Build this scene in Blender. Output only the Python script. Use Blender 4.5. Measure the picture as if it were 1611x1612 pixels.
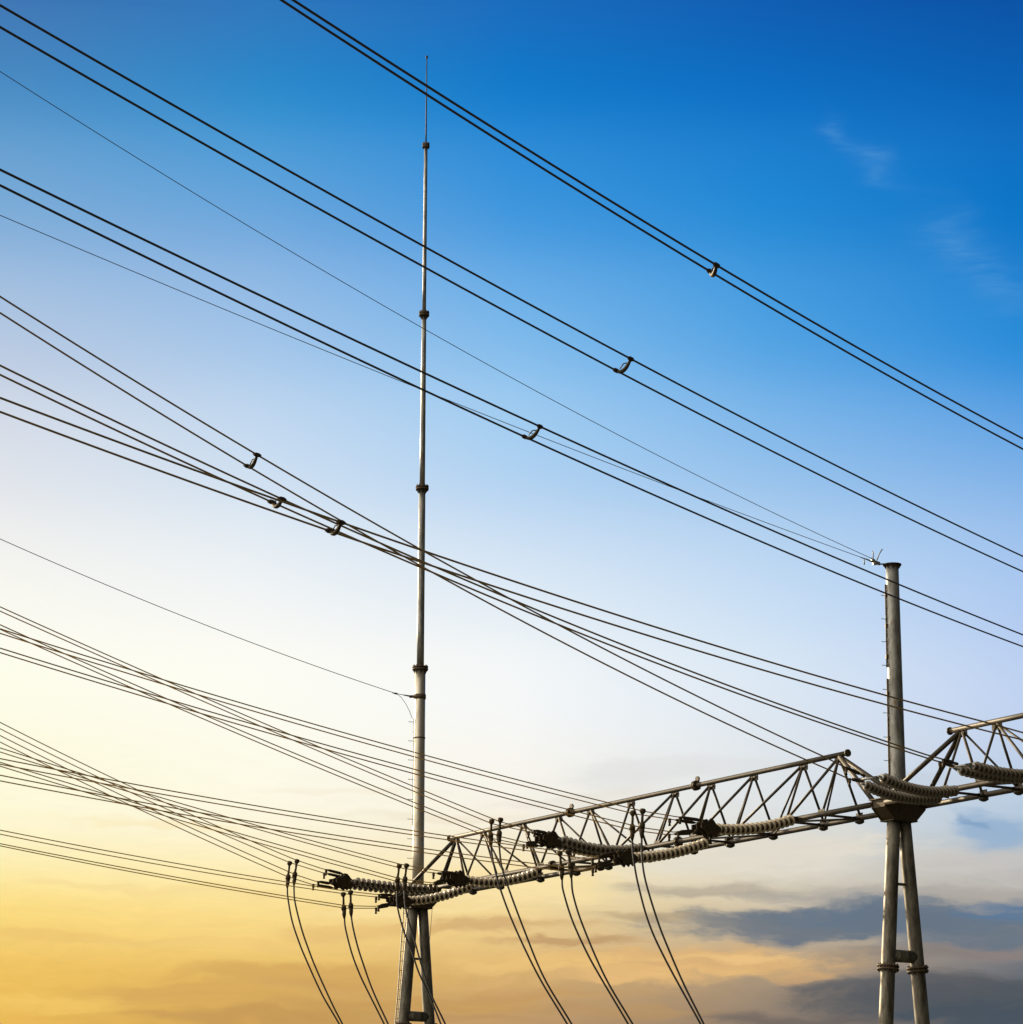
import bpy, math, random
import numpy as np
random.seed(4)
for o in list(bpy.data.objects): bpy.data.objects.remove(o)
S = bpy.context.scene
COL = S.collection
R = math.radians

# ------------------------------------------------------------------ camera
FPX = 4800.0                      # focal length in pixels of the 1611 px wide photograph
TH = math.atan(1174 / FPX)        # upward pitch
cam_d = bpy.data.cameras.new('camera')
cam_d.sensor_fit = 'HORIZONTAL'; cam_d.sensor_width = 36.0
cam_d.lens = 36.0 * FPX / 1611.0
cam_d.clip_start = 0.5; cam_d.clip_end = 6000
cam = bpy.data.objects.new('camera', cam_d); COL.objects.link(cam)
from mathutils import Matrix
PHI = 0.0036                      # slight roll
cam.location = (0, 0, 1.6)
cam.rotation_euler = (Matrix.Rotation(math.pi / 2 + TH, 3, 'X') @ Matrix.Rotation(PHI, 3, 'Z')).to_euler()
S.camera = cam

# ------------------------------------------------------------------ exposure, light
S.view_settings.view_transform = 'Standard'; S.view_settings.look = 'None'
S.view_settings.exposure = 0.0; S.view_settings.gamma = 1.0
SUN_AZ, SUN_EL = R(-42), R(14)
sd = bpy.data.lights.new('sun', 'SUN'); sd.energy = 4.5; sd.angle = R(0.5); sd.color = (1.0, 0.80, 0.52)
sun = bpy.data.objects.new('sun', sd); COL.objects.link(sun)
from mathutils import Vector
sdir = Vector((math.sin(SUN_AZ) * math.cos(SUN_EL), math.cos(SUN_AZ) * math.cos(SUN_EL), math.sin(SUN_EL)))
sun.rotation_euler = sdir.to_track_quat('Z', 'Y').to_euler(); sun.location = (-60, 40, 60)

def lin(c):
    return tuple(((v / 255) / 12.92 if v / 255 <= 0.04045 else ((v / 255 + 0.055) / 1.055) ** 2.4) for v in c)

c_, s_ = math.cos(TH), math.sin(TH)
def ray(px, py):
    u = (px - 805.5) / FPX; v = (806 - py) / FPX
    u, v = u - v * PHI, v + u * PHI
    return np.array([u, c_ - v * s_, s_ + v * c_])
def az_el(px, py):
    r = ray(px, py); return math.atan2(r[0], r[1]), r[2] / math.hypot(r[0], r[1])

# ------------------------------------------------------------------ world
W = bpy.data.worlds.new('World'); S.world = W; W.use_nodes = True
nt = W.node_tree; nt.nodes.clear()
def N(t, **k):
    n = nt.nodes.new(t)
    for a, b in k.items(): setattr(n, a, b)
    return n
def put(sock, v):
    if isinstance(v, bpy.types.NodeSocket): nt.links.new(v, sock)
    else: sock.default_value = v
def M(op, a, b=0.0, c=0.0, clamp=False):
    n = N('ShaderNodeMath', operation=op, use_clamp=clamp)
    put(n.inputs[0], a); put(n.inputs[1], b); put(n.inputs[2], c)
    return n.outputs[0]
def MIX(f, a, b, mode='MIX'):
    n = N('ShaderNodeMix', data_type='RGBA', blend_type=mode)
    n.clamp_factor = True
    put(n.inputs[0], f); put(n.inputs[6], a); put(n.inputs[7], b)
    return n.outputs[2]
tc = N('ShaderNodeTexCoord'); sx = N('ShaderNodeSeparateXYZ'); nt.links.new(tc.outputs['Generated'], sx.inputs[0])
X, Y, Z = sx.outputs
AZ = M('ARCTAN2', X, Y)
HZ = M('MAXIMUM', M('SQRT', M('ADD', M('MULTIPLY', X, X), M('MULTIPLY', Y, Y))), 1e-4)
V = M('DIVIDE', Z, HZ)
rows = [0, 200, 400, 600, 800, 1000, 1150, 1300, 1400, 1500, 1612]
cols = [0, 400, 806, 1210, 1611]
SKY = [
 [(62,120,182),(44,120,190),(22,108,190),(10,94,180),(6,84,168)],
 [(92,154,206),(64,150,212),(34,134,212),(20,122,204),(10,108,192)],
 [(148,184,222),(130,178,226),(88,164,228),(54,148,220),(26,126,206)],
 [(200,212,230),(180,208,238),(148,198,240),(106,174,232),(70,152,224)],
 [(234,236,238),(220,232,244),(192,218,244),(168,204,240),(146,188,236)],
 [(255,253,240),(251,251,246),(238,244,248),(210,228,246),(182,206,242)],
 [(255,252,226),(255,253,238),(249,249,246),(224,232,240),(192,210,238)],
 [(255,247,207),(255,247,218),(248,240,220),(222,224,222),(180,198,216)],
 [(255,229,148),(254,231,164),(248,226,172),(216,206,186),(176,172,168)],
 [(244,202,106),(242,203,116),(228,190,124),(186,166,140),(120,124,132)],
 [(238,190,88),(212,166,88),(194,154,106),(140,124,110),(74,84,96)],
]
V0, V1 = az_el(806, 1612)[1], az_el(806, 0)[1]
vf = M('DIVIDE', M('SUBTRACT', V, V0), V1 - V0, clamp=True)
# the sky wraps round behind the viewer without a seam
AZW = M('MINIMUM', AZ, M('SUBTRACT', math.pi - 0.17, AZ))
acol = [az_el(x, 800)[0] for x in cols]
prev = None
for j, cx in enumerate(cols):
    cr = N('ShaderNodeValToRGB'); cr.color_ramp.interpolation = 'CARDINAL'
    st = []
    for i, ry in enumerate(rows):
        st.append(((az_el(cx, ry)[1] - V0) / (V1 - V0), lin(SKY[i][j])))
    st.sort(key=lambda q: q[0])
    e = cr.color_ramp.elements
    while len(e) > 1: e.remove(e[-1])
    e[0].position = max(0, st[0][0]); e[0].color = (*st[0][1], 1)
    for p, c in st[1:]:
        k = e.new(min(1, max(0, p))); k.color = (*c, 1)
    nt.links.new(vf, cr.inputs[0])
    if prev is None: prev = cr.outputs[0]
    else:
        f = M('DIVIDE', M('SUBTRACT', AZW, acol[j - 1]), acol[j] - acol[j - 1], clamp=True)
        prev = MIX(f, prev, cr.outputs[0])
skycol = prev
# domain warp for clouds
cmb = N('ShaderNodeCombineXYZ'); put(cmb.inputs[0], AZ); put(cmb.inputs[1], M('MULTIPLY', V, 2.6)); put(cmb.inputs[2], 0.0)
def noise(scale, detail, dist=0.0, rough=0.55, src=None):
    n = N('ShaderNodeTexNoise'); n.inputs['Scale'].default_value = scale; n.inputs['Detail'].default_value = detail
    n.inputs['Distortion'].default_value = dist; n.inputs['Roughness'].default_value = rough
    nt.links.new(src or cmb.outputs[0], n.inputs['Vector']); return n
w1 = noise(14, 5); w2 = noise(45, 4)
sp = N('ShaderNodeSeparateColor'); nt.links.new(w1.outputs['Color'], sp.inputs[0])
du = M('MULTIPLY', M('SUBTRACT', sp.outputs[0], 0.5), 0.055)
dv = M('MULTIPLY', M('SUBTRACT', sp.outputs[1], 0.5), 0.017)
dv = M('ADD', dv, M('MULTIPLY', M('SUBTRACT', w2.outputs[0], 0.5), 0.007))
CU = M('ADD', AZ, du); CV = M('ADD', V, dv)
cmb2 = N('ShaderNodeCombineXYZ'); put(cmb2.inputs[0], CU); put(cmb2.inputs[1], M('MULTIPLY', CV, 6.0))
streak = noise(22, 6, 0.3, 0.6, cmb2.outputs[0]).outputs[0]
streak2 = noise(60, 5, 0.2, 0.6, cmb2.outputs[0]).outputs[0]
STRK = M('MULTIPLY', M('SUBTRACT', M('ADD', M('MULTIPLY', streak, 0.6), M('MULTIPLY', streak2, 0.4)), 0.36), 3.8, clamp=True)
def blob(px, py, rx, ry, col, amp, tilt=0.0, sharp=1.0, st=0.5, crisp=True):
    global skycol
    a, v = az_el(px, py)
    x = M('SUBTRACT', CU, a); y = M('SUBTRACT', M('SUBTRACT', CV, v), M('MULTIPLY', x, tilt))
    x = M('DIVIDE', x, rx / FPX); y = M('DIVIDE', y, ry / FPX)
    q = M('ADD', M('MULTIPLY', x, x), M('MULTIPLY', y, y))
    g = M('EXPONENT', M('MULTIPLY', M('POWER', q, sharp), -1.0))
    k = M('ADD', 1 - st, M('MULTIPLY', STRK, st))
    if crisp:     # ragged, layered edges
        e = M('DIVIDE', M('SUBTRACT', M('ADD', g, M('MULTIPLY', M('SUBTRACT', STRK, 0.5), 0.50)), 0.10), 0.80, clamp=True)
        e = M('MULTIPLY', M('MULTIPLY', e, e), M('SUBTRACT', 3.0, M('MULTIPLY', e, 2.0)))
        g = M('MULTIPLY', e, M('MULTIPLY', g, 3.0, clamp=True)); k = M('ADD', 0.9, M('MULTIPLY', STRK, 0.1))
    skycol = MIX(M('MULTIPLY', M('MULTIPLY', g, k), amp, clamp=True), skycol, (*lin(col), 1))
# broad cloud bank low on the right, grey blue, with lit streaks
blob(1060, 1225, 190, 26, (222,222,222), 0.55, 0.05)
blob(900, 1260, 160, 9, (232,226,214), 0.5, 0.05)
blob(1220, 1340, 230, 36, (228,221,206), 0.85, st=0.3)
blob(1520, 1360, 140, 24, (202,197,192), 0.75, st=0.3)
blob(1490, 1225, 160, 16, (196,206,220), 0.5)
blob(1575, 1300, 70, 34, (138,172,208), 0.75, -0.2, 1.3, st=0.3)
blob(1540, 1283, 32, 9, (112,150,190), 0.55, -0.4)
blob(820, 1395, 150, 42, (252,228,168), 0.8, st=0.3)
blob(1130, 1400, 170, 15, (168,158,142), 0.7, 0.0)
blob(1400, 1405, 220, 14, (166,162,158), 0.65)
blob(1300, 1450, 300, 33, (108,118,130), 1.0, 0.03, 1.5, st=0.25)
blob(1450, 1435, 200, 28, (100,118,138), 0.8)
blob(1500, 1455, 170, 36, (102,116,132), 0.95, 0.0, 1.5, st=0.3)
blob(1575, 1425, 80, 20, (88,120,154), 0.9)
blob(1110, 1455, 70, 14, (138,136,132), 0.6)
blob(1545, 1495, 100, 14, (142,130,126), 0.85)
blob(1400, 1500, 100, 12, (128,122,118), 0.6)
blob(1090, 1517, 260, 26, (226,182,120), 0.9, 0.03, 1.5, st=0.25)
blob(1150, 1508, 180, 7, (240,198,134), 0.7, 0.05)
blob(1010, 1535, 190, 8, (232,188,124), 0.6, 0.04)
blob(1290, 1530, 70, 7, (206,166,118), 0.8, 0.05)
blob(1480, 1570, 220, 36, (80,86,94), 0.95, 0.0, 1.5, st=0.3)
blob(1400, 1545, 120, 12, (96,96,100), 0.7, 0.0)
blob(1560, 1600, 140, 26, (66,80,94), 0.85)
blob(1230, 1600, 140, 16, (108,100,96), 0.8, -0.04)
blob(780, 1465, 130, 11, (206,166,112), 0.75, -0.03)
blob(900, 1488, 120, 7, (190,150,104), 0.8)
blob(1000, 1450, 80, 7, (186,162,124), 0.6)
blob(860, 1520, 150, 14, (240,198,124), 0.7)
blob(800, 1560, 190, 8, (200,156,98), 0.8)
blob(960, 1585, 160, 12, (186,148,100), 0.7)
blob(720, 1600, 120, 10, (184,144,94), 0.6)
blob(520, 1545, 130, 13, (206,162,98), 0.65)
blob(300, 1560, 190, 20, (214,168,92), 0.75)
blob(470, 1530, 200, 16, (210,164,92), 0.7)
blob(620, 1575, 220, 18, (198,154,88), 0.7)
blob(420, 1595, 220, 14, (196,152,86), 0.75)
blob(120, 1475, 180, 10, (238,196,112), 0.65)
blob(330, 1480, 200, 10, (240,202,122), 0.6)
blob(90, 1570, 120, 18, (248,206,108), 0.5)
blob(580, 1465, 120, 12, (228,186,116), 0.6)
blob(250, 1395, 240, 7, (246,218,150), 0.5)
blob(640, 1440, 140, 10, (254,230,168), 0.5)
blob(230, 1290, 160, 6, (252,232,180), 0.5)
blob(560, 1245, 140, 6, (246,236,212), 0.5)
blob(700, 1290, 140, 8, (240,226,200), 0.4)
# faint cirrus high on the right
for (px, py, rx, ry, a, t) in ((1295,205,22,26,0.22,-0.9),(1365,255,50,22,0.30,-0.5),(1400,285,30,16,0.2,-0.4),(1530,400,70,36,0.2,-0.6),(1580,460,60,40,0.22,-0.6),(1500,380,40,50,0.2,-0.7)):
    blob(px, py, rx, ry, (104,168,222), a * 1.15, t, st=0.95, crisp=False)
# fine veil texture in the lower sky
low = M('SUBTRACT', 1.0, M('DIVIDE', M('SUBTRACT', V, 0.09), 0.09), clamp=True)
vt = M('MULTIPLY', M('SUBTRACT', streak2, 0.5), M('MULTIPLY', low, 0.20))
skycol = MIX(1.0, skycol, N('ShaderNodeCombineColor').outputs[0], 'MIX') if False else skycol
vm = N('ShaderNodeVectorMath', operation='SCALE'); nt.links.new(skycol, vm.inputs[0]); put(vm.inputs['Scale'], M('ADD', 1.0, vt))
skycol = vm.outputs[0]
# added warm glow out of view at left side-lights the steel; rest darkened
def dotv(v):
    n = N('ShaderNodeVectorMath', operation='DOT_PRODUCT'); nt.links.new(tc.outputs['Generated'], n.inputs[0])
    n.inputs[1].default_value = Vector(v).normalized(); return n.outputs['Value']
glow = M('DIVIDE', M('SUBTRACT', dotv((-0.96, -0.05, 0.25)), -0.25), 1.1, clamp=True)
side = MIX(M('POWER', glow, 2.3), (0.035, 0.037, 0.038, 1), (1.9, 1.72, 1.42, 1))
out_ = M('DIVIDE', M('SUBTRACT', 0.88, dotv((0, 1, 0))), 0.30, clamp=True)
vm2 = N('ShaderNodeVectorMath', operation='SCALE'); nt.links.new(MIX(out_, skycol, side), vm2.inputs[0]); vm2.inputs['Scale'].default_value = 1.0
sky = N('ShaderNodeTexSky'); sky.sky_type = 'NISHITA'; sky.sun_disc = False
sky.sun_elevation = SUN_EL; sky.sun_rotation = SUN_AZ
bg1 = N('ShaderNodeBackground'); nt.links.new(sky.outputs[0], bg1.inputs[0]); bg1.inputs[1].default_value = 0.05
bg2 = N('ShaderNodeBackground'); nt.links.new(vm2.outputs[0], bg2.inputs[0]); bg2.inputs[1].default_value = 1.0
ms = N('ShaderNodeMixShader'); ms.inputs[0].default_value = 0.98
nt.links.new(bg1.outputs[0], ms.inputs[1]); nt.links.new(bg2.outputs[0], ms.inputs[2])
wo = N('ShaderNodeOutputWorld'); nt.links.new(ms.outputs[0], wo.inputs[0])

# ------------------------------------------------------------------ materials
def steel(name, base, dark, rust=None, metal=0.35, rough=0.5, scale=1.0, rustamt=0.5):
    m = bpy.data.materials.new(name); m.use_nodes = True
    t = m.node_tree; b = t.nodes['Principled BSDF']
    co = t.nodes.new('ShaderNodeTexCoord'); mp = t.nodes.new('ShaderNodeMapping')
    mp.inputs['Scale'].default_value = (scale * 3, scale * 3, scale * 0.8)
    t.links.new(co.outputs['Object'], mp.inputs[0])
    n1 = t.nodes.new('ShaderNodeTexNoise'); n1.inputs['Scale'].default_value = 1.6; n1.inputs['Detail'].default_value = 8; n1.inputs['Roughness'].default_value = 0.65
    n2 = t.nodes.new('ShaderNodeTexNoise'); n2.inputs['Scale'].default_value = 5; n2.inputs['Detail'].default_value = 6
    t.links.new(mp.outputs[0], n1.inputs[0]); t.links.new(mp.outputs[0], n2.inputs[0])
    r = t.nodes.new('ShaderNodeValToRGB'); r.color_ramp.elements[0].position = 0.36; r.color_ramp.elements[1].position = 0.6
    r.color_ramp.elements[0].color = (*dark, 1); r.color_ramp.elements[1].color = (*base, 1)
    t.links.new(n1.outputs[0], r.inputs[0]); outc = r.outputs[0]
    if rust:
        r2 = t.nodes.new('ShaderNodeValToRGB'); r2.color_ramp.elements[0].position = 0.58; r2.color_ramp.elements[1].position = 0.72
        r2.color_ramp.elements[0].color = (0, 0, 0, 1); r2.color_ramp.elements[1].color = (rustamt,) * 3 + (1,)
        t.links.new(n2.outputs[0], r2.inputs[0])
        mx = t.nodes.new('ShaderNodeMix'); mx.data_type = 'RGBA'
        t.links.new(r2.outputs[0], mx.inputs[0]); t.links.new(outc, mx.inputs[6]); mx.inputs[7].default_value = (*rust, 1)
        outc = mx.outputs[2]
    t.links.new(outc, b.inputs['Base Color'])
    b.inputs['Metallic'].default_value = metal
    rr = t.nodes.new('ShaderNodeMapRange'); rr.inputs[3].default_value = rough - 0.1; rr.inputs[4].default_value = rough + 0.2
    t.links.new(n2.outputs[0], rr.inputs[0]); t.links.new(rr.outputs[0], b.inputs['Roughness'])
    bp = t.nodes.new('ShaderNodeBump'); bp.inputs['Strength'].default_value = 0.25; bp.inputs['Distance'].default_value = 0.01
    t.links.new(n2.outputs[0], bp.inputs['Height']); t.links.new(bp.outputs[0], b.inputs['Normal'])
    return m
M_POLE = steel('galvanised_steel', (0.42, 0.42, 0.395), (0.15, 0.15, 0.14), (0.20, 0.12, 0.05), metal=0.55, rough=0.4, scale=0.8, rustamt=0.7)
M_LEG = steel('weathered_leg_steel', (0.24, 0.22, 0.175), (0.07, 0.062, 0.045), (0.16, 0.09, 0.035), metal=0.4, rough=0.45, scale=1.0, rustamt=0.7)
M_MAST = steel('pale_galvanised_steel', (0.80, 0.75, 0.64), (0.60, 0.54, 0.43), (0.34, 0.22, 0.10), metal=0.7, rough=0.34, scale=0.4, rustamt=0.3)  # base lightened to paint in the stronger light on the lower mast
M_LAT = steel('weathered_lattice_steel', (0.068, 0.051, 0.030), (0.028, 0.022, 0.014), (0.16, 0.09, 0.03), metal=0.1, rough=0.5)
M_FIT = steel('dark_fitting_steel', (0.075, 0.050, 0.020), (0.04, 0.027, 0.012), (0.09, 0.05, 0.015), metal=0.3, rough=0.5, scale=3)  # base made browner to hold the warm haze glow in its colour
M_FLG = steel('rusty_flange_steel', (0.13, 0.09, 0.05), (0.07, 0.05, 0.03), (0.20, 0.10, 0.03), metal=0.2, rough=0.6, scale=3)
M_BRT = steel('bright_clamp_metal', (0.5, 0.48, 0.44), (0.3, 0.29, 0.27), None, metal=0.5, rough=0.4, scale=4)
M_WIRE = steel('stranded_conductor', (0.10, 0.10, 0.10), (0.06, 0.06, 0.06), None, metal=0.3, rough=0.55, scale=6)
M_WIREL = steel('glow_tinted_conductor', (0.85, 0.56, 0.18), (0.66, 0.43, 0.13), None, metal=0.3, rough=0.6, scale=6)  # golden base colour paints the warm flare glow onto the lower wires
M_WIREM = steel('half_glow_tinted_conductor', (0.48, 0.34, 0.16), (0.32, 0.23, 0.11), None, metal=0.3, rough=0.6, scale=6)  # weaker share of the same glow, painted into the wire colour
M_GWIRE = steel('earth_wire_strand', (0.16, 0.17, 0.18), (0.10, 0.10, 0.10), None, metal=0.3, rough=0.55, scale=6)
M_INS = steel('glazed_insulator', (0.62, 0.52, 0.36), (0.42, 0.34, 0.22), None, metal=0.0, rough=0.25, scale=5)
M_INSD = steel('shaded_brown_insulator', (0.22, 0.19, 0.145), (0.12, 0.10, 0.075), None, metal=0.0, rough=0.22, scale=5)  # for strings seen from their shade side: shade painted in as darker glaze
M_CONC = steel('footing_concrete', (0.35, 0.34, 0.31), (0.24, 0.23, 0.21), None, metal=0.0, rough=0.85, scale=1)

# ------------------------------------------------------------------ mesh builder
class MB:
    def __init__(s): s.v = []; s.f = []; s.sm = []
    def add(s, vs, fs, smooth=True):
        k = len(s.v); s.v += [tuple(float(q) for q in p) for p in vs]
        s.f += [tuple(i + k for i in f) for f in fs]; s.sm += [smooth] * len(fs)
    def tube(s, pts, rad, n=10, caps=True):
        pts = [np.array(p, float) for p in pts]; m = len(pts)
        if not hasattr(rad, '__len__'): rad = [rad] * m
        t0 = pts[1] - pts[0]; t0 /= np.linalg.norm(t0)
        up = np.array([0, 0, 1.0]) if abs(t0[2]) < 0.9 else np.array([1.0, 0, 0])
        a = np.cross(t0, up); a /= np.linalg.norm(a)
        vs = []
        for i in range(m):
            t = pts[min(i + 1, m - 1)] - pts[max(i - 1, 0)]; L = np.linalg.norm(t)
            if L > 1e-9: t /= L
            else: t = t0
            a = a - t * np.dot(a, t); a /= np.linalg.norm(a); b = np.cross(t, a)
            for k in range(n):
                q = 2 * math.pi * k / n
                vs.append(pts[i] + (a * math.cos(q) + b * math.sin(q)) * rad[i])
        fs = []
        for i in range(m - 1):
            for k in range(n):
                k2 = (k + 1) % n
                fs.append((i * n + k, i * n + k2, (i + 1) * n + k2, (i + 1) * n + k))
        s.add(vs, fs, True)
        if caps:
            k0 = len(s.v) - len(vs)
            s.f.append(tuple(k0 + k for k in reversed(range(n)))); s.sm.append(False)
            s.f.append(tuple(k0 + (m - 1) * n + k for k in range(n))); s.sm.append(False)
        return s
    def lathe(s, c, axis, prof, n=18):
        """prof: (distance along axis, radius); flat faces between rings"""
        c = np.array(c, float); axis = np.array(axis, float); axis /= np.linalg.norm(axis)
        up = np.array([0, 0, 1.0]) if abs(axis[2]) < 0.9 else np.array([1.0, 0, 0])
        a = np.cross(axis, up); a /= np.linalg.norm(a); b = np.cross(axis, a)
        vs = []
        for h, r in prof:
            for k in range(n):
                q = 2 * math.pi * k / n
                vs.append(c + axis * h + (a * math.cos(q) + b * math.sin(q)) * max(r, 1e-4))
        fs = []
        for i in range(len(prof) - 1):
            for k in range(n):
                k2 = (k + 1) % n
                fs.append((i * n + k, i * n + k2, (i + 1) * n + k2, (i + 1) * n + k))
        s.add(vs, fs, True); k0 = len(s.v) - len(vs)
        s.f.append(tuple(k0 + k for k in reversed(range(n)))); s.sm.append(False)
        s.f.append(tuple(k0 + (len(prof) - 1) * n + k for k in range(n))); s.sm.append(False)
        return s
    def box(s, c, ax, half):
        c = np.array(c, float); A = [np.array(q, float) * h for q, h in zip(ax, half)]
        vs = [c + A[0] * i + A[1] * j + A[2] * k for i in (-1, 1) for j in (-1, 1) for k in (-1, 1)]
        s.add(vs, [(0, 1, 3, 2), (4, 6, 7, 5), (0, 4, 5, 1), (2, 3, 7, 6), (0, 2, 6, 4), (1, 5, 7, 3)], False); return s
    def prism(s, poly, ext):
        ext = np.array(ext, float); n = len(poly)
        vs = [np.array(p, float) - ext for p in poly] + [np.array(p, float) + ext for p in poly]
        fs = [tuple(reversed(range(n))), tuple(range(n, 2 * n))] + [(i, (i + 1) % n, n + (i + 1) % n, n + i) for i in range(n)]
        s.add(vs, fs, False); return s
    def build(s, name, mat, parent=None, origin=None, label=None):
        me = bpy.data.meshes.new(name)
        pl = np.array(parent['_w'] if parent is not None and '_w' in parent else (0, 0, 0), float)
        og = np.array(origin, float) if origin is not None else np.array(s.v[0], float)
        me.from_pydata([tuple(np.array(p) - og) for p in s.v], [], s.f); me.update()
        me.polygons.foreach_set('use_smooth', s.sm)
        me.materials.append(mat); me.materials.append(M_FIT)
        import bmesh
        bm = bmesh.new(); bm.from_mesh(me); bmesh.ops.recalc_face_normals(bm, faces=bm.faces); bm.to_mesh(me); bm.free()
        o = bpy.data.objects.new(name, me); COL.objects.link(o)
        if parent is not None: o.parent = parent; o.location = tuple(og - pl)
        else: o.location = tuple(og)
        if label: o['label'] = label
        WPOS[o.name] = og
        return o
WPOS = {}
class _P(dict): pass
def thing(name, label, cat, loc, group=None):
    o = bpy.data.objects.new(name, None); COL.objects.link(o); o.location = tuple(float(q) for q in loc)
    o.empty_display_size = 0.3
    o['label'] = label; o['category'] = cat; o['kind'] = 'thing'; o['_w'] = [float(q) for q in loc]
    if group: o['group'] = group
    return o
def child(mb, name, mat, parent, origin=None, label=None):
    """part whose parent is a mesh (sub-part) or an Empty; all thing roots are unrotated"""
    w = np.array(parent['_w']) if '_w' in parent else WPOS[parent.name]
    me_o = mb.build(name, mat, None, origin, label)
    og = WPOS[me_o.name]; me_o.parent = parent; me_o.location = tuple(og - w)
    return me_o
def structure(o): o['kind'] = 'structure'; return o

# ------------------------------------------------------------------ geometry of the place
CAM = np.array([0, 0, 1.6])
def at(px, py, Yd):
    r = ray(px, py); return CAM + r * (Yd / r[1])
def proj(p):
    x, y, z = p[0], p[1], p[2] - 1.6; d = y * c_ + z * s_
    u, v = x / d, (z * c_ - y * s_) / d
    return 805.5 + FPX * (u + v * PHI), 806 - FPX * (v - u * PHI)
PR = at(1415, 1268, 92.0)                       # bolted joint of right column, 14.9 m up
_a, _b = 95.0, 140.0
for _ in range(60):
    _m = (_a + _b) / 2
    if at(658, 1410, _m)[2] < PR[2]: _a = _m
    else: _b = _m
PL = at(658, 1410, _a); PL[2] = PR[2]     # same joint of the left column, one 28 m bay away
bd = PR - PL; LB = float(np.linalg.norm(bd)); bd = bd / LB
nd = np.array([-bd[1], bd[0], 0.0])             # horizontal, square to the beam, away from the camera
ZU = np.array([0, 0, 1.0])
BW, BH = 0.75, 1.93                             # half width and height of the triangular lattice beam
def bp(t, n=0.0, z=0.0): return PL + bd * t + nd * n + ZU * z
def tpx(px, n=0.0, z=0.0):
    a, b = -20.0, 75.0
    for _ in range(50):
        m = (a + b) / 2
        if proj(bp(m, n, z))[0] < px: a = m
        else: b = m
    return m
def zpy(P, py):
    a, b = -5.0, 70.0
    for _ in range(50):
        m = (a + b) / 2
        if proj((P[0], P[1], m))[1] > py: a = m
        else: b = m
    return m
def inplane(px, py, P0, az):
    """point seen at a pixel, lying in the vertical plane through P0 with the given bearing"""
    r = ray(px, py); d = (math.sin(az), math.cos(az))
    k, s = np.linalg.solve(np.array([[r[0], -d[0]], [r[1], -d[1]]]), np.array(P0[:2], float))
    return CAM + r * k, s

# ------------------------------------------------------------------ ground
g = bpy.data.materials.new('gravel_and_dry_grass'); g.use_nodes = True
t = g.node_tree; b = t.nodes['Principled BSDF']; b.inputs['Roughness'].default_value = 0.95
co = t.nodes.new('ShaderNodeTexCoord')
n1 = t.nodes.new('ShaderNodeTexNoise'); n1.inputs['Scale'].default_value = 0.12; n1.inputs['Detail'].default_value = 8
n2 = t.nodes.new('ShaderNodeTexVoronoi'); n2.inputs['Scale'].default_value = 18
t.links.new(co.outputs['Object'], n1.inputs[0]); t.links.new(co.outputs['Object'], n2.inputs[0])
r = t.nodes.new('ShaderNodeValToRGB'); r.color_ramp.elements[0].position = 0.42; r.color_ramp.elements[1].position = 0.6
r.color_ramp.elements[0].color = (0.05, 0.06, 0.03, 1); r.color_ramp.elements[1].color = (0.13, 0.12, 0.10, 1)
mx = t.nodes.new('ShaderNodeMix'); mx.data_type = 'RGBA'; mx.blend_type = 'MULTIPLY'; mx.inputs[0].default_value = 0.5
t.links.new(n1.outputs[0], r.inputs[0]); t.links.new(r.outputs[0], mx.inputs[6]); t.links.new(n2.outputs['Color'], mx.inputs[7])
t.links.new(mx.outputs[2], b.inputs['Base Color'])
gm = MB(); gm.add([(-1500, -1500, 0), (1500, -1500, 0), (1500, 1500, 0), (-1500, 1500, 0)], [(0, 1, 2, 3)], False)
structure(gm.build('ground', g, origin=(0, 0, 0)))

# ------------------------------------------------------------------ gantry columns
def flange(mb, c, axis, r, th=0.05, gap=0.05, bolts=10):
    axis = np.array(axis, float) / np.linalg.norm(axis)
    mb.lathe(np.array(c) - axis * (th + gap / 2), axis, [(0, r), (th, r)], 20)
    mb.lathe(np.array(c) + axis * (gap / 2), axis, [(0, r), (th, r)], 20)
    mb.lathe(np.array(c) - axis * gap / 2, axis, [(0, r * 0.86), (gap, r * 0.86)], 16)
    up = np.array([0, 0, 1.0]) if abs(axis[2]) < 0.9 else np.array([1.0, 0, 0])
    a = np.cross(axis, up); a /= np.linalg.norm(a); b2 = np.cross(axis, a)
    for k in range(bolts):
        q = 2 * math.pi * k / bolts
        p = np.array(c) + (a * math.cos(q) + b2 * math.sin(q)) * r * 0.85
        mb.tube([p - axis * (th + gap / 2 + 0.05), p + axis * (th + gap / 2 + 0.05)], 0.022, 6)

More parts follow.
